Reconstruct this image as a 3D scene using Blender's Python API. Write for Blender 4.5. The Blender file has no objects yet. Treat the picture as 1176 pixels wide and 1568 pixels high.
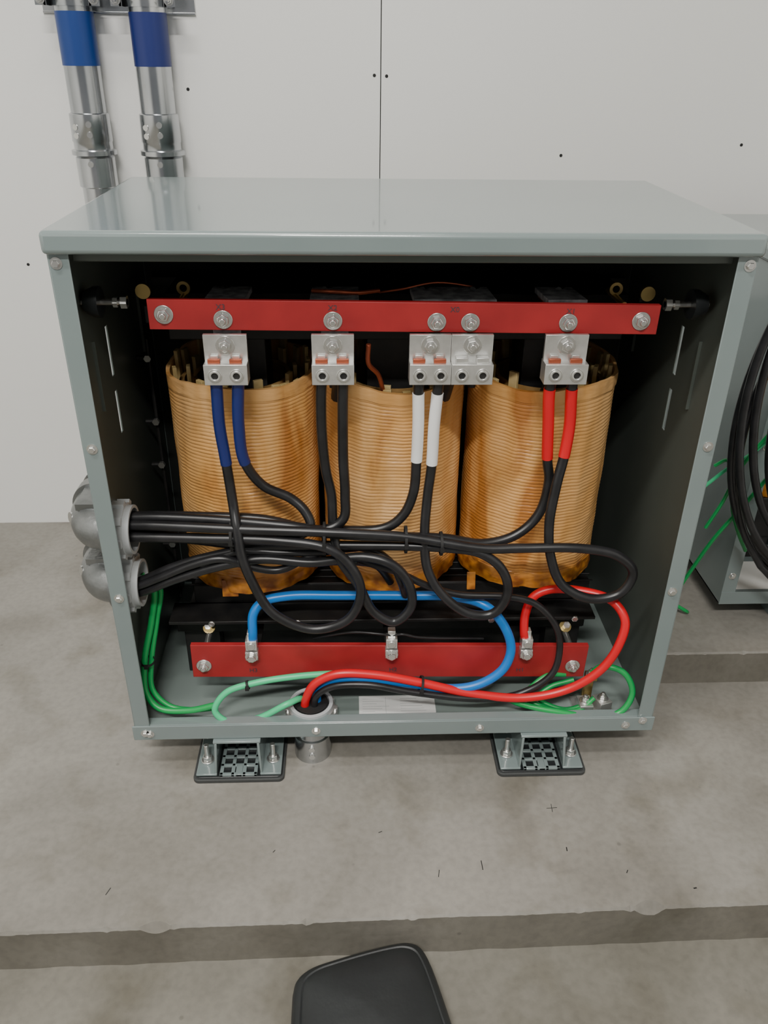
import bpy, bmesh, math, random
from mathutils import Vector, Matrix, noise
random.seed(7)
SC=bpy.context.scene; COL=SC.collection

# ---------------------------------------------------------------- materials
def mat(name, c, rough=.5, metal=0., c2=None, nscale=20., nmix=(.35,.65), bump=0., bscale=60., spec=.5, det=6, stretch=None, coat=0.):
    m=bpy.data.materials.new(name); m.use_nodes=True; nt=m.node_tree; N=nt.nodes; L=nt.links
    b=N["Principled BSDF"]; b.inputs["Roughness"].default_value=rough; b.inputs["Metallic"].default_value=metal
    b.inputs["Base Color"].default_value=(*c,1); b.inputs["Specular IOR Level"].default_value=spec
    b.inputs["Coat Weight"].default_value=coat; b.inputs["Coat Roughness"].default_value=.06
    tc=N.new("ShaderNodeTexCoord"); src=tc.outputs["Object"]
    if stretch:
        mp=N.new("ShaderNodeMapping"); mp.inputs["Scale"].default_value=stretch; L.new(src,mp.inputs[0]); src=mp.outputs[0]
    if c2:
        n=N.new("ShaderNodeTexNoise"); n.inputs["Scale"].default_value=nscale; n.inputs["Detail"].default_value=det
        L.new(src,n.inputs["Vector"]); r=N.new("ShaderNodeValToRGB")
        r.color_ramp.elements[0].position=nmix[0]; r.color_ramp.elements[1].position=nmix[1]
        r.color_ramp.elements[0].color=(*c,1); r.color_ramp.elements[1].color=(*c2,1)
        L.new(n.outputs["Fac"],r.inputs[0]); L.new(r.outputs[0],b.inputs["Base Color"])
    if bump:
        n2=N.new("ShaderNodeTexNoise"); n2.inputs["Scale"].default_value=bscale; n2.inputs["Detail"].default_value=4
        L.new(src,n2.inputs["Vector"]); bp=N.new("ShaderNodeBump"); bp.inputs["Strength"].default_value=bump; bp.inputs["Distance"].default_value=.002
        L.new(n2.outputs["Fac"],bp.inputs["Height"]); L.new(bp.outputs[0],b.inputs["Normal"])
    return m
M={}
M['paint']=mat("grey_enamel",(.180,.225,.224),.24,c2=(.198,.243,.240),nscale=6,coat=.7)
M['paint_shaded']=mat("grey_enamel_shaded",(.080,.094,.082),.40,c2=(.092,.107,.094),nscale=6)  # same enamel darkened: shade inside the cabinet put into the colour
M['tray']=mat("grey_enamel_tray",(.19,.235,.22),.4,c2=(.22,.265,.25),nscale=6)
M['black']=mat("cable_jacket_black",(.010,.010,.011),.34,c2=(.018,.018,.02),nscale=40)
M['core']=mat("varnished_core_steel",(.008,.008,.009),.5,c2=(.018,.017,.016),nscale=30,bump=.2,bscale=90)
M['shadelining']=mat("shaded_lining",(.014,.016,.014),.6)  # near-black lining colour with the shade of the interior painted in
M['red']=mat("red_fibreglass_bar",(.40,.024,.026),.45,c2=(.31,.017,.020),nscale=14,bump=.06,bscale=150)
M['redtape']=mat("red_cable_jacket",(.66,.008,.016),.33)
M['bluetape']=mat("blue_tape",(.010,.022,.14),.4)
M['bluetape2']=mat("blue_tape_conduit",(.006,.040,.20),.4)
M['bluew']=mat("blue_cable_jacket",(.008,.17,.56),.34)
M['green']=mat("green_wire_jacket",(.012,.33,.08),.36)
M['teal']=mat("light_green_wire_jacket",(.06,.58,.26),.38)
M['white']=mat("white_tape",(.88,.88,.87),.45)
M['alu']=mat("aluminium_lug",(.74,.74,.72),.33,.8,c2=(.62,.62,.60),nscale=60)
M['zinc']=mat("zinc_bolt",(.66,.66,.64),.26,.9)
M['galv']=mat("galvanised_steel",(.66,.67,.68),.22,1.,c2=(.42,.44,.46),nscale=14,stretch=(1,1,.25))
M['cast']=mat("cast_aluminium",(.30,.31,.31),.36,.85,c2=(.20,.21,.21),nscale=25,bump=.35,bscale=120)
M['nutplastic']=mat("grey_bushing",(.44,.46,.47),.42)
M['copper']=mat("copper_strip",(.40,.10,.05),.4,.7)
M['brass']=mat("brass",(.40,.30,.12),.35,.9)
M['dark']=mat("dark_hole",(.01,.01,.01),.7)
M['paper']=mat("label_paper",(.75,.76,.74),.6)
M['ink']=mat("label_ink",(.06,.05,.06),.7)
M['inkgrey']=mat("label_print",(.35,.36,.37),.7)
M['wood']=mat("coil_spacer_wood",(.46,.33,.12),.6,c2=(.60,.46,.22),nscale=50)
M['rubber']=mat("black_rubber",(.013,.015,.016),.30,c2=(.02,.022,.023),nscale=12,bump=.12,bscale=50)
M['rubbermatt']=mat("matte_black_rubber",(.014,.016,.017),.48,c2=(.022,.025,.026),nscale=10,bump=.35,bscale=45)
M['pad']=mat("grey_rubber_pad",(.045,.048,.048),.6)
M['wrap']=mat("grey_lead_wrap",(.13,.13,.14),.75,c2=(.36,.36,.38),nscale=70,bump=.6,bscale=120)
M['wall']=mat("white_painted_drywall",(.82,.82,.80),.6,c2=(.79,.79,.77),nscale=1.5,bump=.05,bscale=90)
M['ceil']=mat("ceiling_paint",(.7,.7,.69),.8)
M['lamp_body']=mat("lamp_housing",(.8,.8,.8),.5)

def concrete(name, a, b_, c):
    m=bpy.data.materials.new(name); m.use_nodes=True; nt=m.node_tree; N=nt.nodes; L=nt.links
    p=N["Principled BSDF"]; p.inputs["Roughness"].default_value=.5
    tc=N.new("ShaderNodeTexCoord")
    n1=N.new("ShaderNodeTexNoise"); n1.inputs["Scale"].default_value=3.2; n1.inputs["Detail"].default_value=8; n1.inputs["Roughness"].default_value=.58; n1.inputs["Distortion"].default_value=.6
    n2=N.new("ShaderNodeTexNoise"); n2.inputs["Scale"].default_value=90; n2.inputs["Detail"].default_value=4
    n3=N.new("ShaderNodeTexVoronoi"); n3.inputs["Scale"].default_value=13
    n4=N.new("ShaderNodeTexNoise"); n4.inputs["Scale"].default_value=7; n4.inputs["Detail"].default_value=5
    for n in (n1,n2,n3,n4): L.new(tc.outputs["Object"],n.inputs["Vector"])
    r=N.new("ShaderNodeValToRGB"); e=r.color_ramp.elements; e[0].position=.30; e[0].color=(*a,1); e[1].position=.62; e[1].color=(*b_,1)
    L.new(n1.outputs["Fac"],r.inputs[0])
    r2=N.new("ShaderNodeValToRGB"); e=r2.color_ramp.elements; e[0].position=.3; e[0].color=(.86,.86,.86,1); e[1].position=.6; e[1].color=(1,1,1,1)
    L.new(n2.outputs["Fac"],r2.inputs[0])
    mx=N.new("ShaderNodeMixRGB"); mx.blend_type='MULTIPLY'; mx.inputs[0].default_value=1; L.new(r.outputs[0],mx.inputs[1]); L.new(r2.outputs[0],mx.inputs[2])
    r3=N.new("ShaderNodeValToRGB"); e=r3.color_ramp.elements; e[0].position=.025; e[0].color=(*c,1); e[1].position=.05; e[1].color=(1,1,1,1)
    L.new(n3.outputs["Distance"],r3.inputs[0])
    mx2=N.new("ShaderNodeMixRGB"); mx2.blend_type='MULTIPLY'; mx2.inputs[0].default_value=.5; L.new(mx.outputs[0],mx2.inputs[1]); L.new(r3.outputs[0],mx2.inputs[2])
    r4=N.new("ShaderNodeValToRGB"); e=r4.color_ramp.elements; e[0].position=.52; e[0].color=(1,1,1,1); e[1].position=.70; e[1].color=(.70,.68,.63,1)
    L.new(n4.outputs["Fac"],r4.inputs[0])
    mx3=N.new("ShaderNodeMixRGB"); mx3.blend_type='MULTIPLY'; mx3.inputs[0].default_value=.9; L.new(mx2.outputs[0],mx3.inputs[1]); L.new(r4.outputs[0],mx3.inputs[2])
    L.new(mx3.outputs[0],p.inputs["Base Color"])
    bp=N.new("ShaderNodeBump"); bp.inputs["Strength"].default_value=.22; bp.inputs["Distance"].default_value=.002
    L.new(n2.outputs["Fac"],bp.inputs["Height"]); L.new(bp.outputs[0],p.inputs["Normal"])
    return m
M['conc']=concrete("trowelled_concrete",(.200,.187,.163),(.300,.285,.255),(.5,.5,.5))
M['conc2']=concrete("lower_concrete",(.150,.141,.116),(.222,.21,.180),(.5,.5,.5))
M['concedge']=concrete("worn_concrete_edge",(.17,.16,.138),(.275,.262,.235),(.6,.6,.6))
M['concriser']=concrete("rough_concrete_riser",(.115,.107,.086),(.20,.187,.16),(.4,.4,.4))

def coilmat():
    m=bpy.data.materials.new("coil_kraft_paper"); m.use_nodes=True; nt=m.node_tree; N=nt.nodes; L=nt.links
    p=N["Principled BSDF"]; p.inputs["Roughness"].default_value=.36
    tc=N.new("ShaderNodeTexCoord"); sp=N.new("ShaderNodeSeparateXYZ"); L.new(tc.outputs["Object"],sp.inputs[0])
    n=N.new("ShaderNodeTexNoise"); n.inputs["Scale"].default_value=8; n.inputs["Detail"].default_value=6; n.inputs["Distortion"].default_value=.8
    mp=N.new("ShaderNodeMapping"); mp.inputs["Scale"].default_value=(1.3,1.3,.5); L.new(tc.outputs["Object"],mp.inputs[0]); L.new(mp.outputs[0],n.inputs["Vector"])
    r=N.new("ShaderNodeValToRGB"); e=r.color_ramp.elements
    e[0].position=.34; e[0].color=(.44,.17,.035,1); e[1].position=.62; e[1].color=(.80,.47,.195,1)
    k=e.new(.44); k.color=(.67,.345,.105,1)
    L.new(n.outputs["Fac"],r.inputs[0])
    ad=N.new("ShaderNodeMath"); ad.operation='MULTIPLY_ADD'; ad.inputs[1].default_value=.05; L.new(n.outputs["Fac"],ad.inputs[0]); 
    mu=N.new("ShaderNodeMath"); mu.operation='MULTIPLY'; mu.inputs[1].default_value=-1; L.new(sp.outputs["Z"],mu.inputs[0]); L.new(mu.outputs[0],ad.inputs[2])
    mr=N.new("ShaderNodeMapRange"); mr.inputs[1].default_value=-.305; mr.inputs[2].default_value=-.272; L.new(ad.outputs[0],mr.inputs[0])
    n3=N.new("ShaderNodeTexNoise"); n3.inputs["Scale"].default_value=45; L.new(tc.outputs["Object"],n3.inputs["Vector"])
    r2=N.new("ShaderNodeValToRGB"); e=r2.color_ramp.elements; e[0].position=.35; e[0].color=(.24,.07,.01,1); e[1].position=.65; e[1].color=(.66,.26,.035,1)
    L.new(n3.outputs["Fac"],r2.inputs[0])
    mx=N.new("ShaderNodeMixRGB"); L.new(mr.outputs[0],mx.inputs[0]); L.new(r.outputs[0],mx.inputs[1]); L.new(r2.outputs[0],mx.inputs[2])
    L.new(mx.outputs[0],p.inputs["Base Color"])
    n5=N.new("ShaderNodeTexNoise"); n5.inputs["Scale"].default_value=32; n5.inputs["Detail"].default_value=3
    mp5=N.new("ShaderNodeMapping"); mp5.inputs["Scale"].default_value=(.6,.6,2.2); L.new(tc.outputs["Object"],mp5.inputs[0]); L.new(mp5.outputs[0],n5.inputs["Vector"])
    bp=N.new("ShaderNodeBump"); bp.inputs["Strength"].default_value=.8; bp.inputs["Distance"].default_value=.003
    L.new(n5.outputs["Fac"],bp.inputs["Height"]); L.new(bp.outputs[0],p.inputs["Normal"])
    return m
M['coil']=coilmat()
M['coilin']=mat("coil_inner_paper",(.30,.17,.05),.6,c2=(.44,.27,.10),nscale=30)

# ---------------------------------------------------------------- geometry builder
def empty(name, loc=(0,0,0)):
    o=bpy.data.objects.new(name,None); COL.objects.link(o); o.location=loc; o.empty_display_size=.05; return o
class Part:
    def __init__(s,name,parent=None,bevel=0.,smooth=True,seg=2):
        s.n=name;s.p=parent;s.v=[];s.f=[];s.mi=[];s.m=[];s.bev=bevel;s.sm=smooth;s.seg=seg
    def mid(s,k):
        if k not in s.m: s.m.append(k)
        return s.m.index(k)
    def add(s,vs,fs,k):
        o=len(s.v); s.v+=[tuple(v) for v in vs]; s.f+=[tuple(i+o for i in f) for f in fs]; s.mi+=[s.mid(k)]*len(fs); return s
    def box(s,lo,hi,k,rot=None,piv=None):
        x0,y0,z0=lo;x1,y1,z1=hi
        vs=[Vector(q) for q in ((x0,y0,z0),(x1,y0,z0),(x1,y1,z0),(x0,y1,z0),(x0,y0,z1),(x1,y0,z1),(x1,y1,z1),(x0,y1,z1))]
        if rot is not None:
            c=Vector(piv) if piv else (Vector(lo)+Vector(hi))/2
            vs=[c+rot@(q-c) for q in vs]
        return s.add(vs,[(0,3,2,1),(4,5,6,7),(0,1,5,4),(1,2,6,5),(2,3,7,6),(3,0,4,7)],k)
    def lathe(s,c,axis,prof,k,n=32,closed=False,twist=0.):
        a=Vector(axis).normalized(); t=Vector((0,0,1)) if abs(a.z)<.9 else Vector((1,0,0))
        u=a.cross(t).normalized(); w=a.cross(u); c=Vector(c); vs=[];fs=[]
        for r,h in prof:
            for i in range(n):
                th=2*math.pi*i/n+twist; vs.append(c+a*h+(u*math.cos(th)+w*math.sin(th))*r)
        m=len(prof)
        for j in range(m-1 if not closed else m):
            j2=(j+1)%m
            for i in range(n):
                i2=(i+1)%n; fs.append((j*n+i,j*n+i2,j2*n+i2,j2*n+i))
        if not closed:
            fs.append(tuple(range(n))[::-1]); fs.append(tuple((m-1)*n+i for i in range(n)))
        return s.add(vs,fs,k)
    def cyl(s,a,b,r,k,n=24,twist=0.):
        a=Vector(a);b=Vector(b); return s.lathe(a,b-a,[(r,0),(r,(b-a).length)],k,n,twist=twist)
    def ring(s,c,axis,ro,ri,h,k,n=40):
        return s.lathe(c,axis,[(ri,0),(ro,0),(ro,h),(ri,h)],k,n,closed=True)
    def tube(s,pts,r,k,n=12,sub=8,raw=False,cap=True):
        P=[Vector(p) for p in pts] if raw else spline(pts,sub)
        T=[(P[min(i+1,len(P)-1)]-P[max(i-1,0)]).normalized() for i in range(len(P))]
        t=T[0]; u=t.cross(Vector((0,0,1)) if abs(t.z)<.9 else Vector((1,0,0))).normalized()
        vs=[];fs=[]
        for i,p in enumerate(P):
            u=(u-T[i]*u.dot(T[i])).normalized(); w=T[i].cross(u)
            for j in range(n):
                th=2*math.pi*j/n; vs.append(p+(u*math.cos(th)+w*math.sin(th))*r)
        for i in range(len(P)-1):
            for j in range(n):
                j2=(j+1)%n; fs.append((i*n+j,i*n+j2,(i+1)*n+j2,(i+1)*n+j))
        fs.append(tuple(range(n))[::-1]); fs.append(tuple((len(P)-1)*n+j for j in range(n)))
        return s.add(vs,fs,k)
    def prism(s,outline,z0,z1,k):
        n=len(outline); vs=[(x,y,z0) for x,y in outline]+[(x,y,z1) for x,y in outline]
        fs=[tuple(range(n))[::-1],tuple(range(n,2*n))]+[(i,(i+1)%n,n+(i+1)%n,n+i) for i in range(n)]
        return s.add(vs,fs,k)
    def done(s):
        me=bpy.data.meshes.new(s.n); me.from_pydata(s.v,[],s.f); me.update()
        for k in s.m: me.materials.append(M[k])
        for p,i in zip(me.polygons,s.mi): p.material_index=i
        bm=bmesh.new(); bm.from_mesh(me); bmesh.ops.recalc_face_normals(bm,faces=bm.faces); bm.to_mesh(me); bm.free()
        o=bpy.data.objects.new(s.n,me); COL.objects.link(o)
        if s.p: o.parent=s.p
        if s.sm:
            for p in me.polygons: p.use_smooth=True
            try: me.set_sharp_from_angle(angle=math.radians(38))
            except Exception: pass
        if s.bev:
            b=o.modifiers.new("bevel",'BEVEL'); b.width=s.bev; b.segments=s.seg; b.limit_method='ANGLE'; b.angle_limit=math.radians(40)
        return o
def spline(pts,sub=8):
    P=[Vector(p) for p in pts]; Q=[P[0]*2-P[1]]+P+[P[-1]*2-P[-2]]; out=[]
    for i in range(1,len(Q)-2):
        p0,p1,p2,p3=Q[i-1:i+3]
        d=lambda a,b: max((a-b).length,1e-5)**.5
        t0=0;t1=d(p0,p1);t2=t1+d(p1,p2);t3=t2+d(p2,p3)
        for k in range(sub):
            t=t1+(t2-t1)*k/sub
            A1=p0*(t1-t)/(t1-t0)+p1*(t-t0)/(t1-t0);A2=p1*(t2-t)/(t2-t1)+p2*(t-t1)/(t2-t1);A3=p2*(t3-t)/(t3-t2)+p3*(t-t2)/(t3-t2)
            B1=A1*(t2-t)/(t2-t0)+A2*(t-t0)/(t2-t0);B2=A2*(t3-t)/(t3-t1)+A3*(t-t1)/(t3-t1)
            out.append(B1*(t2-t)/(t2-t1)+B2*(t-t1)/(t2-t1))
    out.append(P[-1]); return out
def bolt(p,c,r=.009,k='zinc',axis=(0,-1,0),stud=True):
    c=Vector(c);a=Vector(axis)
    p.lathe(c,a,[(r*1.45,0),(r*1.45,.0018)],k,28)
    p.lathe(c+a*.0018,a,[(r,0),(r,.0055),(r*.85,.0065)],k,6,twist=random.random())
    if stud: p.lathe(c+a*.008,a,[(r*.52,-.002),(r*.52,.004),(r*.4,.005)],k,14)
def screw(p,c,r=.006,axis=(0,-1,0),k='zinc'):
    a=Vector(axis);c=Vector(c)
    p.lathe(c,a,[(r*1.5,0),(r*1.5,.001)],k,20); p.lathe(c+a*.001,a,[(r,0),(r,.003),(r*.8,.004)],k,6)

# ---------------------------------------------------------------- room
WY=.83
w=Part("wall_back",None,smooth=False)
w.box((-2.2,WY,-.075),(-.0065,WY+.014,2.9),'wall'); w.box((-.0045,WY,-.075),(1.9,WY+.014,2.9),'wall'); w.box((-2.2,WY+.014,-.075),(1.9,WY+.05,2.9),'dark')
for x,z in ((-.018,1.002),(.006,1.001),(.367,.861),(.740,.884),(-.382,.974),(-.756,.637),(-.02,1.5),(.01,1.5)):
    w.lathe((x,WY-.0004,z),(0,1,0),[(.0032,0),(.0032,.0003)],'dark',12)
w.done()
Part("wall_left",None,smooth=False).box((-2.25,-3.6,-.075),(-2.2,WY+.05,2.9),'wall').done()
Part("wall_right",None,smooth=False).box((1.9,-3.6,-.075),(1.95,WY+.05,2.9),'wall').done()
Part("ceiling",None,smooth=False).box((-2.25,-3.6,2.9),(1.95,WY+.05,2.95),'ceil').done()
Part("floor",None,smooth=False).box((-2.25,-3.6,-.125),(1.95,WY+.05,-.075),'conc2').done()

def slab(name,x0,x1,y0,y1,z0,z1,k,rough=.004,slope=0.):
    n=int((x1-x0)/.005); vs=[];P=Part(name)
    for i in range(n+1):
        x=x0+(x1-x0)*i/n; yy=y0+slope*x
        a=noise.noise(Vector((x*9,1,z1*7)))*rough*.5+noise.noise(Vector((x*110,3,9)))*rough*.3
        chip=max(0,noise.noise(Vector((x*16,1,5)))-.22)*.035+max(0,noise.noise(Vector((x*55,4,5)))-.25)*.012
        b=noise.noise(Vector((x*22,7,2)))*rough*.6; e=.0035+chip
        a2=noise.noise(Vector((x*14,21,2)))*rough*1.2
        vs+=[(x,y1,z0),(x,yy+b-.003,z0),(x,yy+b*.5,(z0+z1)/2),(x,yy+a,z1-e),(x,yy+a+e*.8,z1-.0004),(x,yy+.028+a2,z1),(x,y1,z1)]
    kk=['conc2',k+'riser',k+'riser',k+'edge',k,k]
    for j in range(6):
        P.add(vs if j==0 else [],[],k)
        fs=[(i*7+j,(i+1)*7+j,(i+1)*7+j+1,i*7+j+1) for i in range(n)]
        P.f+=fs; P.mi+=[P.mid(kk[j])]*len(fs)
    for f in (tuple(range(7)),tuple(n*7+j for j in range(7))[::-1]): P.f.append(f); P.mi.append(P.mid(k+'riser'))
    return P.done()
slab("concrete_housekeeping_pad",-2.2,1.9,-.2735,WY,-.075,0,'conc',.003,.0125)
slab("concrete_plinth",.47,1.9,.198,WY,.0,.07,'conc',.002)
sm=Part("floor_scuff_marks",None,smooth=False)
R_=lambda a: Matrix.Rotation(a,3,'Z')
for x,y,l,wd,a in ((.244,-.092,.017,.0008,.05),(.244,-.092,.016,.0008,1.5),(.250,-.169,.007,.0016,1.5),(.118,-.193,.016,.0012,1.6),(.053,-.205,.012,.001,1.4),(-.03,-.13,.006,.001,.4),(.33,-.21,.006,.0012,1),(-.19,-.16,.005,.001,.9),(.42,-.24,.005,.002,.2),(-.42,-.22,.012,.001,1.2)):
    sm.box((x-l/2,y-wd/2,0),(x+l/2,y+wd/2,.0003),'dark',R_(a))
sm.done()

# ---------------------------------------------------------------- transformer
ZB=.075; ZT=.864; ZL=.837; HW=.418; D=.44
TR=empty("transformer")
lid=Part("lid",TR,bevel=.006,seg=3); lid.box((-.421,-.012,ZL),(.421,.443,ZT),'paint'); lid.done()
fr=Part("front_frame",TR,bevel=.0018)
fr.box((-HW,-.001,ZB),(-.394,.0015,ZL),'paint'); fr.box((.394,-.001,ZB),(HW,.0015,ZL),'paint')
fr.box((-HW-.004,-.003,ZB),(HW+.004,.0,.104),'paint'); fr.box((-HW,0,.100),(HW,.018,.104),'paint')
fr.box((-.394,.012,ZL-.012),(.394,.016,ZL),'paint_shaded')
fr.done()
def panel_holes(part,x,k,ys,zs,holes,th=.0025):
    for i in range(len(ys)-1):
        for j in range(len(zs)-1):
            if (i,j) in holes: continue
            part.box((x-th/2,ys[i],zs[j]),(x+th/2,ys[i+1],zs[j+1]),k)
sp=Part("side_panels",TR,smooth=False)
ys=[0,.169,.180,D]; zs=[ZB,.536,.603,.626,.700,ZL]
for x,s in ((-HW,1),(HW,-1)):
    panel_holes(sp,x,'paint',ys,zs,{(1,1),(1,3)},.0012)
    panel_holes(sp,x+s*.0012,'paint_shaded',[.003,.169,.180,D],zs,{(1,1),(1,3)},.0010)  # inner skin in the darkened enamel, carrying the interior shade
    for yy in (.10,.36): sp.box((min(x,x+s*.006),yy,.60),(max(x,x+s*.006),yy+.002,.70),'paint_shaded')
sp.done()
bk=Part("back_panel",TR,smooth=False); bk.box((-HW,D-.003,ZB),(HW,D,ZL),'paint'); bk.box((-HW+.003,D-.006,ZB+.01),(HW-.003,D-.003,ZL-.002),'shadelining')
bk.box((-HW+.003,.03,ZL-.003),(HW-.003,D-.004,ZL-.0005),'shadelining')  # added dark sheet under the lid, painting the shade there
bk.box((-.40,D-.03,.70),(.40,D-.012,.712),'core')
bk.done()
Part("floor_tray",TR,smooth=False).box((-HW,.0,ZB),(HW,D,ZB+.004),'tray').done()
hw=Part("enclosure_screws",TR)
for x,z in ((-.409,.826),(-.406,.589),(-.406,.352),(-.402,.090),(.409,.826),(.408,.588),(.404,.352),(.402,.098),(-.395,.0885),(-.13,.0885),(.135,.0885),(.375,.0885)):
    screw(hw,(x,-.001 if z>.104 else -.003,z),.0048)
for z in (.26,.42,.50,.61):
    hw.cyl((-.412,.30,z),(-.392,.30,z),.004,'core',8); hw.lathe((-.395,.30,z),(0,-1,0),[(.006,0),(.006,.006)],'zinc',6)
hw.cyl((-.395,.305,.14),(-.395,.305,.64),.003,'core',8)
hw.done()
def rrect(x0,x1,y0,y1,r,n=6):
    o=[]
    for cx,cy,a in ((x1-r,y1-r,0),(x0+r,y1-r,90),(x0+r,y0+r,180),(x1-r,y0+r,270)):
        for i in range(n+1):
            th=math.radians(a+90*i/n); o.append((cx+r*math.cos(th),cy+r*math.sin(th)))
    return o
def foot(xc,name):
    f=Part(name,TR,bevel=.0012)
    y0=-.010;y1=.43;t=.004
    f.box((xc-.038,y0,.070),(xc+.038,y1,.0745),'paint')
    for s in (-1,1):
        a=xc+s*.036; b=xc+s*.039
        vs=[(a-s*t,y0,.070),(a,y0,.070),(a-s*t,y1,.070),(a,y1,.070),(b-s*t,y0-.008,.012),(b,y0-.008,.012),(b-s*t,y1,.012),(b,y1,.012)]
        f.add(vs,[(0,1,5,4),(2,6,7,3),(0,4,6,2),(1,3,7,5),(0,2,3,1),(4,5,7,6)],'paint')
        lo=(min(b-s*t,b+s*.030),y0-.010,.009); hi=(max(b-s*t,b+s*.030),y1,.013); f.box(lo,hi,'paint')
    f.done()
    r=Part(name+"_isolation_pad",TR,bevel=.001)
    for ya,yb in ((-.027,.075),(.35,.44)):
        r.prism(rrect(xc-.074,xc+.074,ya,yb,.010),0,.007,'pad')
        r.prism(rrect(xc-.071,xc+.071,ya+.004,yb-.003,.008),.007,.009,'rubber')
    for i in range(4): r.box((xc-.031+i*.0185,-.022,.009),(xc-.031+i*.0185+.006,.06,.0135),'paint')
    for j in range(5): r.box((xc-.031,-.022+j*.019,.009),(xc+.0305,-.022+j*.019+.006,.0135),'paint')
    r.box((xc-.005,-.022,.009),(xc+.006,.0,.0138),'paint')
    for s in (-1,1):
        x_,y_=xc+s*.054,.012
        r.cyl((x_,y_,.010),(x_,y_,.047),.0042,'zinc',14)
        r.lathe((x_,y_,.013),(0,0,1),[(.011,0),(.011,.002)],'zinc',20); r.lathe((x_,y_,.015),(0,0,1),[(.008,0),(.008,.008)],'zinc',6)
    r.done()
foot(-.258,"mounting_foot_1"); foot(.242,"mounting_foot_2")

# core
co=Part("laminated_core",TR,bevel=.002)
co.box((-.33,.180,.678),(.33,.295,.745),'core'); co.box((-.335,.16,.165),(.335,.30,.262),'core')
for x in (-.236,-.003,.229): co.box((x-.042,.185,.26),(x+.042,.275,.68),'core')
co.box((-.37,.105,.222),(.335,.16,.228),'core'); co.box((-.37,.155,.170),(.335,.16,.228),'core'); co.box((-.37,.30,.165),(.335,.36,.232),'core')
co.box((-.36,.16,.079),(-.30,.36,.18),'core'); co.box((.27,.16,.079),(.33,.36,.18),'core')
co.box((-.35,.135,.715),(.35,.155,.74),'core'); co.box((-.30,.19,.079),(.27,.30,.166),'core')
for i in range(7):
    co.box((-.34,.16+i*.02,.262),(.34,.163+i*.02,.2645),'core')
for x in (-.30,-.16,.0,.16,.30): co.lathe((x,.105,.2255),(0,-1,0),[(.006,0),(.006,.004)],'zinc',6)
co.done()

# coils
RC=.1125
def coil(xc,name,seed):
    c=Part(name,TR); n=144; z0=.277; zt=.622; rnd=random.Random(seed); vs=[];fs=[]
    pitch=.0056
    N=int((zt-z0)/pitch)*5
    def rad(th,r):
        return r*(1+.012*math.cos(2*th+seed)+.006*math.sin(3*th+seed*2))
    def ztop(th):
        return .014*(.5+.5*math.sin(th))+.004*math.sin(3*th+seed)
    yc=.2305
    def wig(th,f): return .0024*math.sin(th*2+seed+f*3)+.0014*noise.noise(Vector((math.cos(th)*4,math.sin(th)*4,f*6+seed)))
    for j in range(N+1):
        f=j/N; zz=z0+(zt-z0)*f; ph=(f*N/5)%1.0
        for i in range(n):
            th=2*math.pi*i/n; ct,st=math.cos(th),math.sin(th)
            zz2=zz+wig(th,f)+ztop(th)*f**6 - (.003*noise.noise(Vector((ct*5,st*5,seed)))*(1-f)**12)
            rr=RC
            if f<.945 and f>.085: rr+= (.0009+.0005*noise.noise(Vector((ct*3,st*3,zz*20+seed))))*abs(math.sin(math.pi*ph))-.0006
            elif f<=.085: rr+= .0022*noise.noise(Vector((ct*9,st*9,zz*70+seed)))+.0010
            else: rr+=.0012+.0012*noise.noise(Vector((ct*6,st*6,zz*40+seed)))
            rr+=.0032*noise.noise(Vector((ct*3.2,st*3.2,zz*7+seed*3)))+.0012*noise.noise(Vector((ct*8,st*8,zz*18+seed)))
            da=((th-(4.0+.3*seed%1.2))+math.pi)%(2*math.pi)-math.pi
            if 0<da<.5: rr+=.0009*(1-da/.5)
            r=rad(th,rr); vs.append((xc+r*ct,yc+r*st,zz2))
    for j in range(N):
        for i in range(n):
            i2=(i+1)%n; fs.append((j*n+i,j*n+i2,(j+1)*n+i2,(j+1)*n+i))
    o=len(vs)
    for dr,dz in ((.0042,0),(.005,-.06)):
        for i in range(n):
            th=2*math.pi*i/n; r=rad(th,RC-dr); vs.append((xc+r*math.cos(th),yc+r*math.sin(th),zt+wig(th,1)+ztop(th)+dz))
    for i in range(n):
        i2=(i+1)%n; fs.append((N*n+i,N*n+i2,o+i2,o+i)); fs.append((o+i,o+i2,o+n+i2,o+n+i))
    c.add(vs,fs,'coil')
    c.lathe((xc,yc,z0+.004),(0,0,1),[(.088,0),(.096,0),(.096,.322),(.088,.324)],'coilin',64,closed=True)
    c.lathe((xc,yc,z0+.004),(0,0,1),[(.068,0),(.074,0),(.074,.330),(.068,.328)],'coilin',64,closed=True)
    c.ring((xc,yc,z0+.01),(0,0,1),.107,.066,.02,'coilin')
    c.done()
    s=Part(name+"_spacers",TR,bevel=.0006)
    for i in range(22):
        th=2*math.pi*(i+rnd.random()*.6)/22
        if rnd.random()<.2: continue
        front=math.sin(th)<-.35
        rr=.1015; h=zt+(-.006 if front else .002)+rnd.random()*(.006 if front else .014)+.008*(.5+.5*math.sin(th)); ww=.006
        R=Matrix.Rotation(th,3,'Z')@Matrix.Rotation((rnd.random()-.5)*.2,3,'X')
        cx=xc+rr*math.cos(th);cy=yc+rr*math.sin(th)
        s.box((cx-.0028,cy-ww,z0+.004),(cx+.0028,cy+ww,h),'wood',R,(cx,cy,h-.03))
    for i in range(10):
        th=2*math.pi*(i+rnd.random()*.4)/10; rr=.0805; h=zt-.004+rnd.random()*.014
        R=Matrix.Rotation(th,3,'Z'); cx=xc+rr*math.cos(th);cy=yc+rr*math.sin(th)
        s.box((cx-.003,cy-.007,.5),(cx+.003,cy+.007,h),'wood',R,(cx,cy,h-.03))
    s.done()
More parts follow.
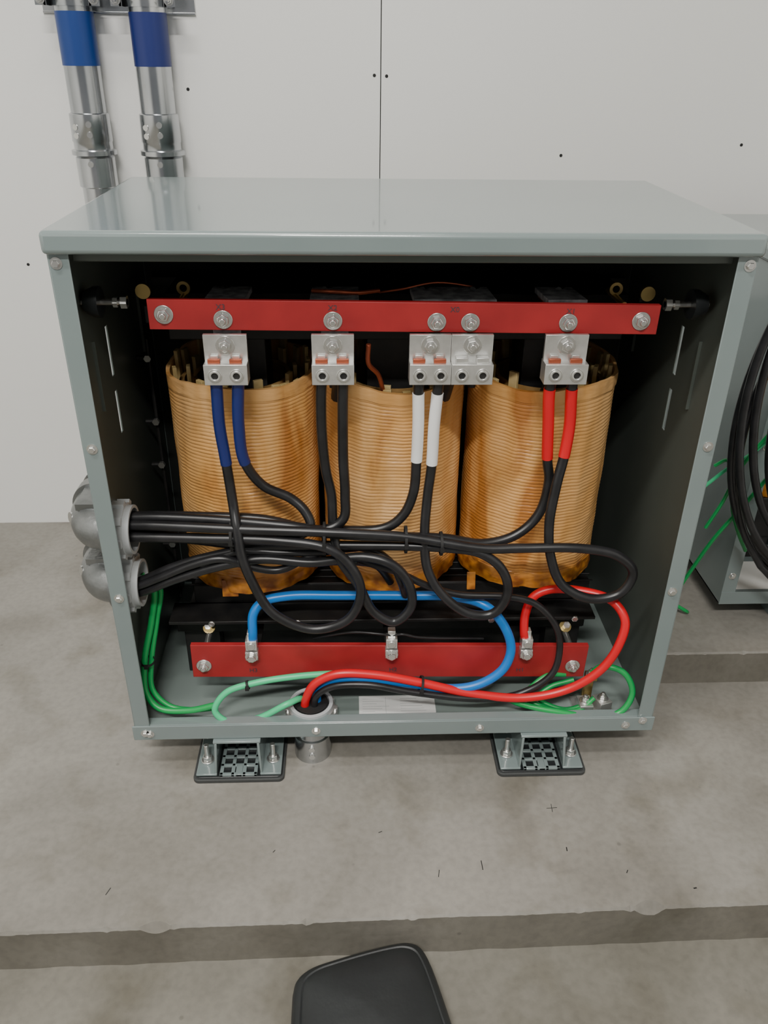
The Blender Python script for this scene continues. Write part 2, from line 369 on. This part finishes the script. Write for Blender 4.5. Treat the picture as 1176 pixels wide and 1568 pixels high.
coil(-.236,"winding_1",1.3); coil(-.003,"winding_2",3.1); coil(.230,"winding_3",5.2)
fl=Part("winding_end_flaps",TR,bevel=.0008)
for x,z,wd in ((-.268,.266,.013),(.125,.275,.007),(.20,.275,.006)):
    fl.box((x-wd,.123,z),(x+wd,.126,z+.03),'coil',Matrix.Rotation(random.uniform(-.4,.4),3,'X'))
fl.done()

# bars
def txt(s,loc,size,parent,k='ink',rot=(math.pi/2,0,0)):
    c=bpy.data.curves.new("marking","FONT"); c.body=s; c.size=size; c.extrude=.0001; c.align_x='CENTER'; c.materials.append(M[k])
    o=bpy.data.objects.new("marking_"+s.replace(" ","_").lower()[:8],c); COL.objects.link(o); o.location=loc; o.rotation_euler=rot; o.parent=parent
    return o
tb=Part("upper_terminal_bar",TR,bevel=.0012)
tb.box((-.328,.065,.7245),(.336,.074,.7635),'red',Matrix.Rotation(.010,3,'Y'))
for x,z in ((-.308,.7475),(-.233,.741),(-.092,.7395),(.043,.738),(.087,.7375),(.216,.737),(.3125,.7395)):
    bolt(tb,(x,.065,z),.0085)
tb.done()
for s,x,z in (("X3",-.235,.754),("X2",-.092,.753),("X0",.066,.751),("X1",.218,.749)): txt(s,(x,.0645,z),.010,TR)
lb=Part("lower_terminal_bar",TR,bevel=.0012)
lb.box((-.330,.062,.1425),(.316,.071,.2075),'red',Matrix.Rotation(.020,3,'Y'))
for x,z in ((-.311,.173),(.294,.160)): bolt(lb,(x,.062,z),.0085)
lb.done()
for s,x,z in (("H3",-.232,.158),("H2",-.004,.155),("H1",.207,.150)): txt(s,(x,.0612,z),.011,TR)

so=Part("standoff_bolts",TR)
for x,z in ((-.361,.758),(.352,.756)):
    s=-1 if x<0 else 1
    so.cyl((x-s*.004,.085,z),(x+s*.055,.085,z),.004,'zinc',12)
    so.lathe((x,.085,z),(s,0,0),[(.0085,-.004),(.0085,.004)],'zinc',6); so.lathe((x+s*.008,.085,z),(s,0,0),[(.007,0),(.007,.006)],'zinc',6); so.lathe((x+s*.03,.085,z),(s,0,0),[(.020,0),(.020,.008),(.014,.02)],'rubber',24)
    so.lathe((x-s*.018,.12,z+.006),(0,-1,0),[(.010,0),(.010,.006)],'brass',20)
for x in (-.29,.29):
    so.cyl((x,.074,.758),(x,.15,.758),.004,'brass',12); so.ring((x,.12,.768),(0,-1,0),.009,.005,.004,'brass',20)
for x,z in ((-.307,.200),(.289,.192)):
    so.cyl((x,.075,z),(x,.11,z),.005,'zinc',12); so.lathe((x,.115,z+.008),(0,-.6,.8),[(.010,0),(.010,.003)],'brass',20); so.lathe((x,.112,z+.011),(0,-.6,.8),[(.006,0),(.006,.010)],'zinc',6)
so.done()

def lug(xc,w,name,nb=2):
    p=Part(name,TR,bevel=.0014)
    p.box((xc-w/2,.050,.690),(xc+w/2,.056,.7255),'alu'); p.box((xc-w/2,.034,.663),(xc+w/2,.060,.6905),'alu')
    q=w/2/nb*2
    for i in range(nb):
        x=xc-w/2+q*(i+.5)
        p.ring((x,.0325,.676),(0,1,0),.0092,.0052,.003,'zinc',24); p.lathe((x,.0335,.676),(0,1,0),[(.0052,0),(.0052,.001)],'core',6)
        p.ring((x,.031,.676),(0,1,0),.0072,.0046,.002,'alu',24)
        if name!="lug_4":
            p.box((x-.009,.040,.6905),(x+.007,.046,.6955),'copper'); p.box((x-.006,.046,.6905),(x+.004,.049,.699),'alu')
        else:
            p.box((x-.008,.038,.6905),(x+.008,.049,.698),'alu')
    bolt(p,(xc,.050,.712),.0085)
    p.done()
lug(-.231,.056,"lug_1"); lug(-.0925,.055,"lug_2"); lug(.0345,.0545,"lug_3"); lug(.0895,.0545,"lug_4"); lug(.2135,.057,"lug_5")
ld=Part("winding_leads",TR,bevel=.001)
for a,b in ((-.258,-.205),(-.122,-.058),(.014,.122),(.190,.242)):
    ld.box((a,.078,.753),(b,.165,.761),'wrap',Matrix.Rotation(-.06,3,'X')); ld.box((a+.004,.076,.748),(b-.004,.160,.7525),'copper',Matrix.Rotation(-.06,3,'X'))
    m_=(a+b)/2
    ld.box((m_-.018,.078,.66),(m_+.018,.083,.75),'wrap'); ld.tube([(m_,.082,.70),(m_+.005,.095,.668),(m_+.004,.125,.64),(m_,.15,.60)],.009,'core',10)
for x in (-.245,-.105,.03,.10,.22):
    ld.tube([(x,.150,.757),(x+.01,.165,.752),(x+.012,.170,.72),(x+.01,.172,.67),(x+.01,.165,.61)],.006,'core',10)
ld.tube([(-.12,.12,.764),(-.09,.10,.768),(-.06,.11,.764),(-.03,.13,.762)],.003,'copper',8)
ld.tube([(-.03,.14,.757),(.0,.13,.764),(.05,.15,.768),(.12,.17,.755)],.0016,'copper',8)
ld.tube([(-.045,.09,.70),(-.045,.10,.67),(-.03,.12,.645),(-.02,.14,.60)],.0035,'copper',8)
ld.done()
def lugs(x,z,name):
    p=Part(name,TR,bevel=.001)
    p.box((x-.010,.048,z-.012),(x+.010,.062,z+.004),'alu'); p.box((x-.009,.050,z+.006),(x+.009,.068,z+.024),'alu'); p.box((x-.006,.056,z-.01),(x+.006,.068,z+.036),'alu')
    bolt(p,(x,.048,z-.004),.0072,stud=False); p.lathe((x,.050,z+.015),(0,-1,0),[(.0065,0),(.0065,.003)],'zinc',18)
    p.box((x-.010,.07,z-.02),(x+.010,.15,z-.014),'core')
    p.done()
lugs(-.231,.205,"lug_6"); lugs(-.0075,.205,"lug_7"); lugs(.211,.201,"lug_8")
gl=Part("ground_lug",TR,bevel=.001)
gl.box((.300,.035,.079),(.365,.07,.086),'alu'); gl.box((.305,.022,.086),(.327,.05,.106),'alu'); gl.box((.335,.026,.086),(.357,.052,.108),'alu',Matrix.Rotation(.3,3,'Z'))
gl.box((.318,.06,.086),(.334,.066,.145),'brass'); gl.box((.318,.045,.140),(.334,.066,.146),'brass')
for x,y,z in ((.316,.036,.106),(.346,.039,.108),(.326,.055,.146)): bolt(gl,(x,y,z),.0065,axis=(0,0,1))
gl.done()
st=Part("rating_label",TR,smooth=False)
st.box((-.060,.024,.0792),(.069,.086,.0797),'paper')
for i in range(9): st.box((-.054,.030+i*.006,.0797),(-.036+(i*37%11)*.003,.0306+i*.006,.0799),'inkgrey')
for i in range(9): st.box((.010,.030+i*.006,.0797),(.035+(i*53%9)*.003,.0306+i*.006,.0799),'inkgrey')
st.box((-.015,.028,.0797),(-.0145,.082,.0799),'inkgrey')
st.done()

# ---------------------------------------------------------------- conduits
def conduit_pipe(name,x,low,zc):
    e=empty(name)
    p=Part("pipe",e); y=.79
    pts=[(x,y,2.9),(x,y,2.0),(x,y,1.2),(x,y,.80),(x,y,.62)]+low
    p.tube(pts,.033,'galv',32,sub=10)
    p.done()
    t=Part("blue_tape_band",e); t.cyl((x,y,1.013),(x,y,1.100),.0342,'bluetape2' if x<-.5 else 'bluetape',40); t.done()
    c=Part("compression_coupling",e)
    c.lathe((x,y,.80),(0,0,1),[(.0345,0),(.037,.002),(.037,.055),(.034,.058),(.0425,.060),(.0425,.068),(.0365,.070),(.0365,.082),(.038,.084),(.037,.132),(.034,.134)],'galv',40)
    for dx,z in ((-.02,.91),(.006,.915),(-.02,.895),(.006,.897),(.0,.845)):
        yy=y-math.sqrt(max(.0370**2-dx**2,0)); c.lathe((x+dx,yy+.001,z),(dx*20,-1,0),[(.0055,0),(.0055,.003),(.003,.003)],'zinc',14)
    c.ring((x,y,1.108),(0,0,1),.037,.0335,.022,'galv')
    for s in (-1,1):
        c.box((x+s*.047-.010,.757,1.108),(x+s*.047+.010,.762,1.132),'galv'); bolt(c,(x+s*.047,.757,1.118),.006)
        c.box((x+s*.040-.002,.757,1.108),(x+s*.040+.002,.815,1.132),'galv')
    c.done()
    b=Part("cast_elbow",e)
    b.tube([(-.456,.30,zc+.008),(-.456,.20,zc+.008),(-.457,.13,zc+.008),(-.455,.093,zc+.006),(-.444,.073,zc+.001),(-.4195,.066,zc)],.0320,'cast',28)
    b.ring((-.456,.15,zc+.008),(0,-1,0),.038,.030,.024,'cast'); b.ring((-.4195,.066,zc),(-1,0,0),.038,.025,.012,'cast'); b.ring((-.456,.185,zc+.008),(0,-1,0),.037,.030,.01,'galv')
    b.box((-.470,.070,zc+.030),(-.435,.13,zc+.040),'cast')
    b.lathe((-.478,.080,zc+.014),(-.8,-.6,.2),[(.008,0),(.008,.006)],'zinc',12)
    b.ring((-.4155,.066,zc),(1,0,0),.0400,.0325,.018,'nutplastic',48); b.ring((-.3975,.066,zc),(1,0,0),.0365,.0320,.009,'nutplastic',48)
    for i in range(8):
        th=i*math.pi/4; cy=.066+.0410*math.cos(th);cz=zc+.0410*math.sin(th)
        b.box((-.4155,cy-.004,cz-.006),(-.3975,cy+.004,cz+.006),'nutplastic',Matrix.Rotation(th,3,'X'))
    b.done()
conduit_pipe("conduit",-.569,[(-.566,.765,.50),(-.55,.70,.445),(-.50,.55,.436),(-.458,.40,.436),(-.456,.29,.436)],.428)
conduit_pipe("conduit",-.436,[(-.436,.775,.42),(-.440,.70,.355),(-.446,.55,.342),(-.455,.40,.340),(-.456,.29,.340)],.334)
su=empty("strut_channel"); p=Part("channel",su,bevel=.001)
p.box((-.636,.8245,1.098),(-.354,.829,1.102),'galv'); p.box((-.636,.827,1.098),(-.354,.829,1.142),'galv'); p.box((-.636,.8245,1.138),(-.354,.829,1.142),'galv')
p.done()
bc=empty("floor_conduit"); p=Part("pipe",bc)
p.cyl((-.139,.042,0),(-.139,.042,.108),.028,'galv',32)
p.lathe((-.139,.042,.0),(0,0,1),[(.031,0),(.031,.045),(.028,.047)],'galv',32)
for z in (.018,.034): p.lathe((-.139,.0115,z),(0,-1,0),[(.005,0),(.005,.004)],'zinc',12)
p.done()
p=Part("grounding_bushing",bc,bevel=.0008)
p.ring((-.139,.042,.080),(0,0,1),.041,.0282,.012,'alu'); p.ring((-.139,.042,.092),(0,0,1),.036,.0300,.017,'nutplastic'); p.ring((-.139,.042,.096),(0,0,1),.0385,.034,.005,'alu')
for i in range(10):
    th=i*math.pi/5; cx=-.139+.039*math.cos(th);cy=.042+.039*math.sin(th)
    p.box((cx-.004,cy-.005,.080),(cx+.004,cy+.005,.097),'alu',Matrix.Rotation(th,3,'Z'))
p.lathe((-.139,.042,.1085),(0,0,1),[(.0275,0),(.0275,.0006)],'dark',28)
p.done()

# ---------------------------------------------------------------- cables
CB=empty("power_cable_bundle")
def P3(l): return [(a/1000,b/1000,c/1000) for a,b,c in l]
R=.0073
def cable(name,pts,r=R,k='black',tape=None):
    pts=P3(pts); p=Part(name,CB); S=spline(pts,10); p.tube(S,r,k,16,raw=True)
    if tape:
        kk,z0,z1=tape; seg=[]
        for a,b in zip(S,S[1:]):
            for q in (a,a.lerp(b,.34),a.lerp(b,.67)):
                if z1>=q.z>=z0: seg.append(q)
            if b.z<z0: break
        p.tube(seg,r+.0009,kk,16,raw=True)
    p.done()
cable("phase_cable_1",[(-246,48,668),(-247,50,650),(-249,57,597),(-246,62,545),(-241,62,471),(-236,45,439),(-231,34,403),(-219,30,360),(-189,28,300),(-130,27,270),(-77,28,287),(-57,30,334),(-70,30,380),(-102,34,410),(-174,42,420),(-298,50,421),(-395,56,421),(-440,56,424)],tape=('bluetape',.535,.664))
cable("phase_cable_2",[(-217,48,668),(-219,50,650),(-223,57,596),(-220,66,537),(-197,78,492),(-159,80,470),(-138,72,452),(-131,62,432),(-165,58,414),(-300,64,414),(-397,70,412),(-440,70,414)],tape=('bluetape',.535,.664))
cable("phase_cable_3",[(-107,48,668),(-109,50,650),(-110,58,586),(-106,66,523),(-99,70,481),(-97,62,429),(-88,48,385),(-62,40,345),(-36,38,292),(-5,38,274),(20,38,302),(15,38,346),(-10,40,378),(-49,46,388),(-128,52,376),(-206,56,380),(-275,54,368),(-335,54,348),(-401,54,322),(-440,54,322)])
cable("phase_cable_4",[(-79,48,668),(-80,50,650),(-81,62,544),(-79,66,481),(-82,62,445),(-108,56,431),(-164,52,440),(-295,64,446),(-391,70,446),(-440,70,442)])
cable("neutral_cable_1",[(21,48,668),(21,50,650),(23,58,595),(23,66,537),(20,66,485),(6,66,448),(-20,64,428),(-107,66,424),(-300,72,430),(-395,74,430),(-440,74,430)],tape=('white',.537,.646))
cable("neutral_cable_2",[(48,48,668),(47,50,650),(45,58,595),(45,66,530),(41,66,480),(38,54,420),(44,42,366),(70,36,322),(110,32,292),(147,32,292),(166,32,331),(153,34,373),(120,38,398),(67,48,402),(-108,58,402),(-220,66,398),(-302,74,404),(-399,82,415),(-440,82,418)],tape=('white',.530,.646))
cable("phase_cable_5",[(200,48,668),(198,50,650),(204,58,595),(211,66,537),(218,70,500),(208,68,446),(176,60,416),(127,54,405),(67,50,417),(-107,50,428),(-200,78,436),(-297,82,440),(-394,88,438),(-440,86,436)],tape=('redtape',.540,.652))
cable("phase_cable_6",[(228,48,668),(228,50,650),(234,58,594),(232,58,546),(225,52,505),(220,46,442),(227,40,389),(250,36,340),(297,32,317),(341,32,328),(354,34,364),(325,34,394),(269,34,407),(183,38,406),(125,38,406),(8,44,424),(-107,42,434),(-230,46,438),(-300,50,440),(-392,58,440),(-440,60,438)],tape=('redtape',.546,.652))
cable("primary_cable_1",[(-440,60,338),(-401,60,338),(-345,62,362),(-294,62,380),(-205,62,398),(-108,64,398),(-40,66,388),(-10,62,366),(6,62,330),(14,80,295),(20,110,285)],.0062)
cable("primary_cable_2",[(-440,70,330),(-401,70,330),(-357,66,340),(-305,64,366),(-244,64,384),(-187,68,372),(-108,70,366),(-60,80,358),(-30,95,340),(-8,108,300)],.0062)
cable("primary_cable_3",[(-440,48,334),(-398,48,338),(-360,50,352),(-310,50,374),(-262,52,384),(-220,56,366),(-180,60,358),(-120,62,386),(-60,64,394)],.006)
cable("primary_cable_5",[(-440,62,322),(-398,60,326),(-350,58,352),(-318,56,352),(-280,58,376),(-235,60,392),(-180,62,388),(-108,60,388)],.0058)
cable("primary_cable_4",[(-134,34,100),(-130,33,128),(-107,30,150),(-49,26,158),(35,22,142),(142,20,129),(207,28,134),(253,34,167),(262,43,216),(249,45,260),(216,49,296),(174,52,308),(92,54,313),(40,58,330),(0,62,350),(-60,66,370)],.0055)
cable("primary_jumper",[(-134,90,202),(-70,62,236),(-18,55,236),(-8,58,232),(10,55,236),(35,60,226),(147,90,197)],.002)
cable("primary_cable_blue",[(-229,60,222),(-228,60,240),(-226,70,269),(-212,80,284),(-173,86,291),(-90,86,291),(14,86,289),(96,76,292),(140,56,288),(170,46,255),(183,41,213),(172,35,178),(136,30,152),(89,30,143),(35,36,148),(-49,38,160),(-107,44,152),(-128,46,128),(-130,46,100)],.0075,'bluew')
cable("primary_cable_red",[(-150,36,100),(-146,34,125),(-131,33,156),(-96,34,174),(-39,34,172),(35,30,158),(120,24,138),(206,20,130),(279,20,147),(327,20,187),(350,22,239),(355,32,276),(337,52,298),(292,70,305),(242,80,301),(218,78,288),(207,70,261),(206,60,232),(209,60,218)],.0070,'redtape')
cable("ground_wire_1",[(-150,46,100),(-155,42,116),(-176,22,124),(-225,18,98),(-273,12,98),(-292,16,118),(-273,24,148),(-227,30,162),(-165,38,167),(-112,42,168),(-60,44,166)],.0052,'teal')
cable("ground_wire_2",[(-400,110,330),(-385,105,300),(-392,90,244),(-404,60,188),(-404,40,137),(-383,28,114),(-335,24,112),(-291,22,124)],.0052,'green')
cable("ground_wire_3",[(-398,100,330),(-377,110,296),(-386,100,240),(-396,70,180),(-396,50,135),(-370,38,110),(-335,34,104),(-300,28,112)],.0045,'green')
cable("ground_wire_4",[(178,34,122),(200,28,112),(264,14,104),(329,10,96),(370,12,104),(386,20,137),(369,30,171),(339,40,176),(325,55,150)],.0050,'green')
cable("ground_wire_5",[(285,64,140),(255,60,142),(228,50,128),(215,46,110),(257,24,100),(305,24,98),(330,36,112)],.0042,'green')
cable("ground_wire_6",[(300,62,130),(260,58,118),(240,48,104),(280,32,92),(320,36,98)],.0040,'green')
ti=Part("cable_ties",CB)
def tie(x,y,z,ax,ry,rz):
    # elliptical strap hugging the bundle (axis roughly x) or round strap for other axes
    a=Vector(ax).normalized(); n=24; t=Vector((0,1,0)); u=(t-a*t.dot(a)).normalized(); w=a.cross(u); c=Vector((x,y,z)); vs=[];fs=[]
    for dr,h in ((0,-.002),(.0012,-.002),(.0012,.002),(0,.002)):
        for i in range(n):
            th=2*math.pi*i/n; vs.append(c+a*h+u*(ry+dr)*math.cos(th)+w*(rz+dr)*math.sin(th))
    for j in range(4):
        j2=(j+1)%4
        for i in range(n): i2=(i+1)%n; fs.append((j*n+i,j*n+i2,j2*n+i2,j2*n+i))
    ti.add(vs,fs,'dark'); ti.box((x-.003,y-ry-.005,z-.003),(x+.003,y-ry,z+.003),'dark')
tie(-.245,.061,.422,(1,0,0),.026,.026); tie(-.110,.053,.417,(1,0,0),.020,.025); tie(.010,.053,.414,(1,0,0),.018,.020); tie(.062,.047,.410,(1,0,0),.017,.017)
tie(-.238,.028,.160,(1,.1,.2),.0062,.0062); tie(.040,.031,.151,(1,0,-.2),.015,.014); tie(-.399,.06,.185,(0,0,1),.012,.010)
ti.done()

# ---------------------------------------------------------------- neighbouring transformer
T2=empty("transformer")
x0,x1,y0,y1,z0,z1=.642,1.36,.292,.73,.115,.765
a=Part("lid",T2,bevel=.005); a.box((x0-.004,y0-.01,z1-.025),(x1+.004,y1+.003,z1),'paint'); a.done()
a=Part("enclosure",T2,bevel=.0012)
a.box((x0,y0,z0),(x0+.003,y1,z1-.025),'paint'); a.box((x1-.003,y0,z0),(x1,y1,z1-.025),'paint'); a.box((x0,y1-.003,z0),(x1,y1,z1-.025),'shadelining'); a.box((x0,y0,z0),(x1,y1,z0+.004),'paint')
a.box((x0,y0-.002,z0),(x0+.027,y0,z1-.025),'paint'); a.box((x1-.027,y0-.002,z0),(x1,y0,z1-.025),'paint'); a.box((x0,y0-.003,z0),(x1,y0-.001,z0+.028),'paint')
for x in (x0+.12,x1-.2): a.box((x,y0,.07),(x+.08,y1-.02,z0),'paint')
for z in (.18,.45,.7): screw(a,(x0+.013,y0-.002,z),.0048)
a.done()
a=Part("instruction_label",T2,smooth=False); a.box((x0+.035,y0+.04,z0+.0045),(x0+.16,y0+.14,z0+.005),'paper'); a.done()
a=Part("laminated_core",T2,bevel=.002); a.box((x0+.08,y0+.15,z0+.06),(x1-.08,y0+.32,z0+.15),'core'); a.box((x0+.08,y0+.15,z0+.52),(x1-.08,y0+.32,z0+.6),'core'); a.box((x0+.1,y0+.16,z0),(x0+.16,y0+.3,z0+.06),'core'); a.box((x1-.16,y0+.16,z0),(x1-.1,y0+.3,z0+.06),'core'); a.done()
for i,x in enumerate((x0+.17,x0+.36,x0+.55)):
    a=Part("winding_%d"%(i+1),T2); a.lathe((x,y0+.235,z0+.15),(0,0,1),[(.09,0),(.092,.003),(.092,.34),(.09,.345),(.06,.345),(.06,0)],'coil',48,closed=True); a.done()
cc=empty("cable_coil"); a=Part("loops",cc)
for k,(dx,dz,dy,sa) in enumerate(((.010,0,0,1),(.030,.02,.012,.99),(.012,-.022,.022,1.0),(.050,-.01,.008,.93),(.026,-.06,.018,.98),(.075,.02,.010,.9))):
    pts=[]
    for i in range(25):
        th=2*math.pi*i/24+k; pts.append((.80+dx+.26*sa*math.cos(th),.20+dy+.006*math.sin(3*th+k),.575+dz+.355*sa*math.sin(th)))
    a.tube(pts,.0068,'black',12,sub=5)
a.tube([(.80,.20,.93),(.82,.22,1.2),(.83,.3,1.8),(.84,.4,2.9)],.0065,'black',10)
a.done()
gg=empty("green_ground_wire"); a=Part("strands",gg)
a.tube([(.56,.32,.10),(.578,.30,.19),(.592,.27,.28),(.615,.25,.35),(.645,.24,.42),(.70,.24,.50)],.0036,'green',8)
a.tube([(.560,.27,.425),(.575,.26,.44),(.590,.25,.40),(.600,.25,.35),(.622,.25,.30),(.655,.27,.25)],.0032,'green',8)
a.tube([(.556,.28,.38),(.585,.27,.42),(.612,.25,.46),(.65,.24,.52)],.0032,'teal',8)
a.tube([(.57,.27,.30),(.585,.26,.36),(.596,.25,.43),(.62,.24,.49),(.66,.24,.55)],.0032,'green',8)
a.tube([(.60,.32,.074),(.59,.31,.085),(.56,.32,.10)],.0036,'green',8)
a.done()

# ---------------------------------------------------------------- kneeling pad on lower floor
kp=empty("rubber_kneeling_pad"); a=Part("pad",kp)
OUT=[(-.154,-.350),(-.150,-.332),(-.134,-.318),(-.10,-.306),(-.019,-.286),(.006,-.284),(.021,-.290),(.031,-.307),(.054,-.394),(.076,-.50),(.060,-.53),(-.12,-.53),(-.146,-.50),(-.153,-.42)]
O=[(p.x,p.y) for p in spline([(x,y,0) for x,y in OUT]+[(OUT[0][0],OUT[0][1],0)],5)][:-1]
cx=sum(x for x,y in O)/len(O); cy=sum(y for x,y in O)/len(O)
prof=[(.97,-.075),(1.0,-.066),(1.0,-.052),(.99,-.043),(.965,-.036),(.93,-.032),(.88,-.029),(.86,-.030),(.84,-.028),(.70,-.022),(.4,-.017),(.05,-.015)]
vs=[];fs=[];n=len(O)
for s,z in prof: vs+=[(cx+(x-cx)*s,cy+(y-cy)*s,z) for x,y in O]
for j in range(len(prof)-1):
    for i in range(n): fs.append((j*n+i,j*n+(i+1)%n,(j+1)*n+(i+1)%n,(j+1)*n+i))
fs.append(tuple(range(n))[::-1]); fs.append(tuple((len(prof)-1)*n+i for i in range(n)))
a.add(vs,fs,'rubbermatt')
a.tube([(-.075,-.50,-.0185),(-.072,-.42,-.0185),(-.068,-.345,-.0255)],.0014,'dark',6); a.tube([(-.02,-.50,-.017),(-.018,-.42,-.017),(-.020,-.335,-.0245)],.0014,'dark',6)
a.done()

# ---------------------------------------------------------------- lights
def lamp(x,y,power,lx,ly):
    e=empty("ceiling_light",(x,y,2.9)); p=Part("housing",e,bevel=.004); p.box((-lx/2-.03,-ly/2-.03,-.05),(lx/2+.03,ly/2+.03,-.001),'lamp_body'); p.done()
    L=bpy.data.lights.new("tube","AREA"); L.shape='RECTANGLE'; L.size=lx; L.size_y=ly; L.energy=power; L.color=(1,.97,.92)
    o=bpy.data.objects.new("tube",L); COL.objects.link(o); o.parent=e; o.location=(0,0,-.055)
lamp(-.25,-2.2,102,.9,.15); lamp(-.8,-1.0,36,.9,.15); lamp(-.3,-.3,10,1.2,.15)
W=bpy.data.worlds.new("world"); SC.world=W; W.use_nodes=True; W.node_tree.nodes["Background"].inputs[0].default_value=(.97,.98,1,1); W.node_tree.nodes["Background"].inputs[1].default_value=.22

# ---------------------------------------------------------------- camera
cd=bpy.data.cameras.new("camera"); cd.sensor_fit='VERTICAL'; cd.sensor_height=36; cd.lens=28.733; cd.clip_start=.02
cam=bpy.data.objects.new("camera",cd); COL.objects.link(cam); cam.location=(-.07024,-.97982,1.04543); cam.rotation_euler=(1.05633,-.01227,-.03897)
SC.camera=cam
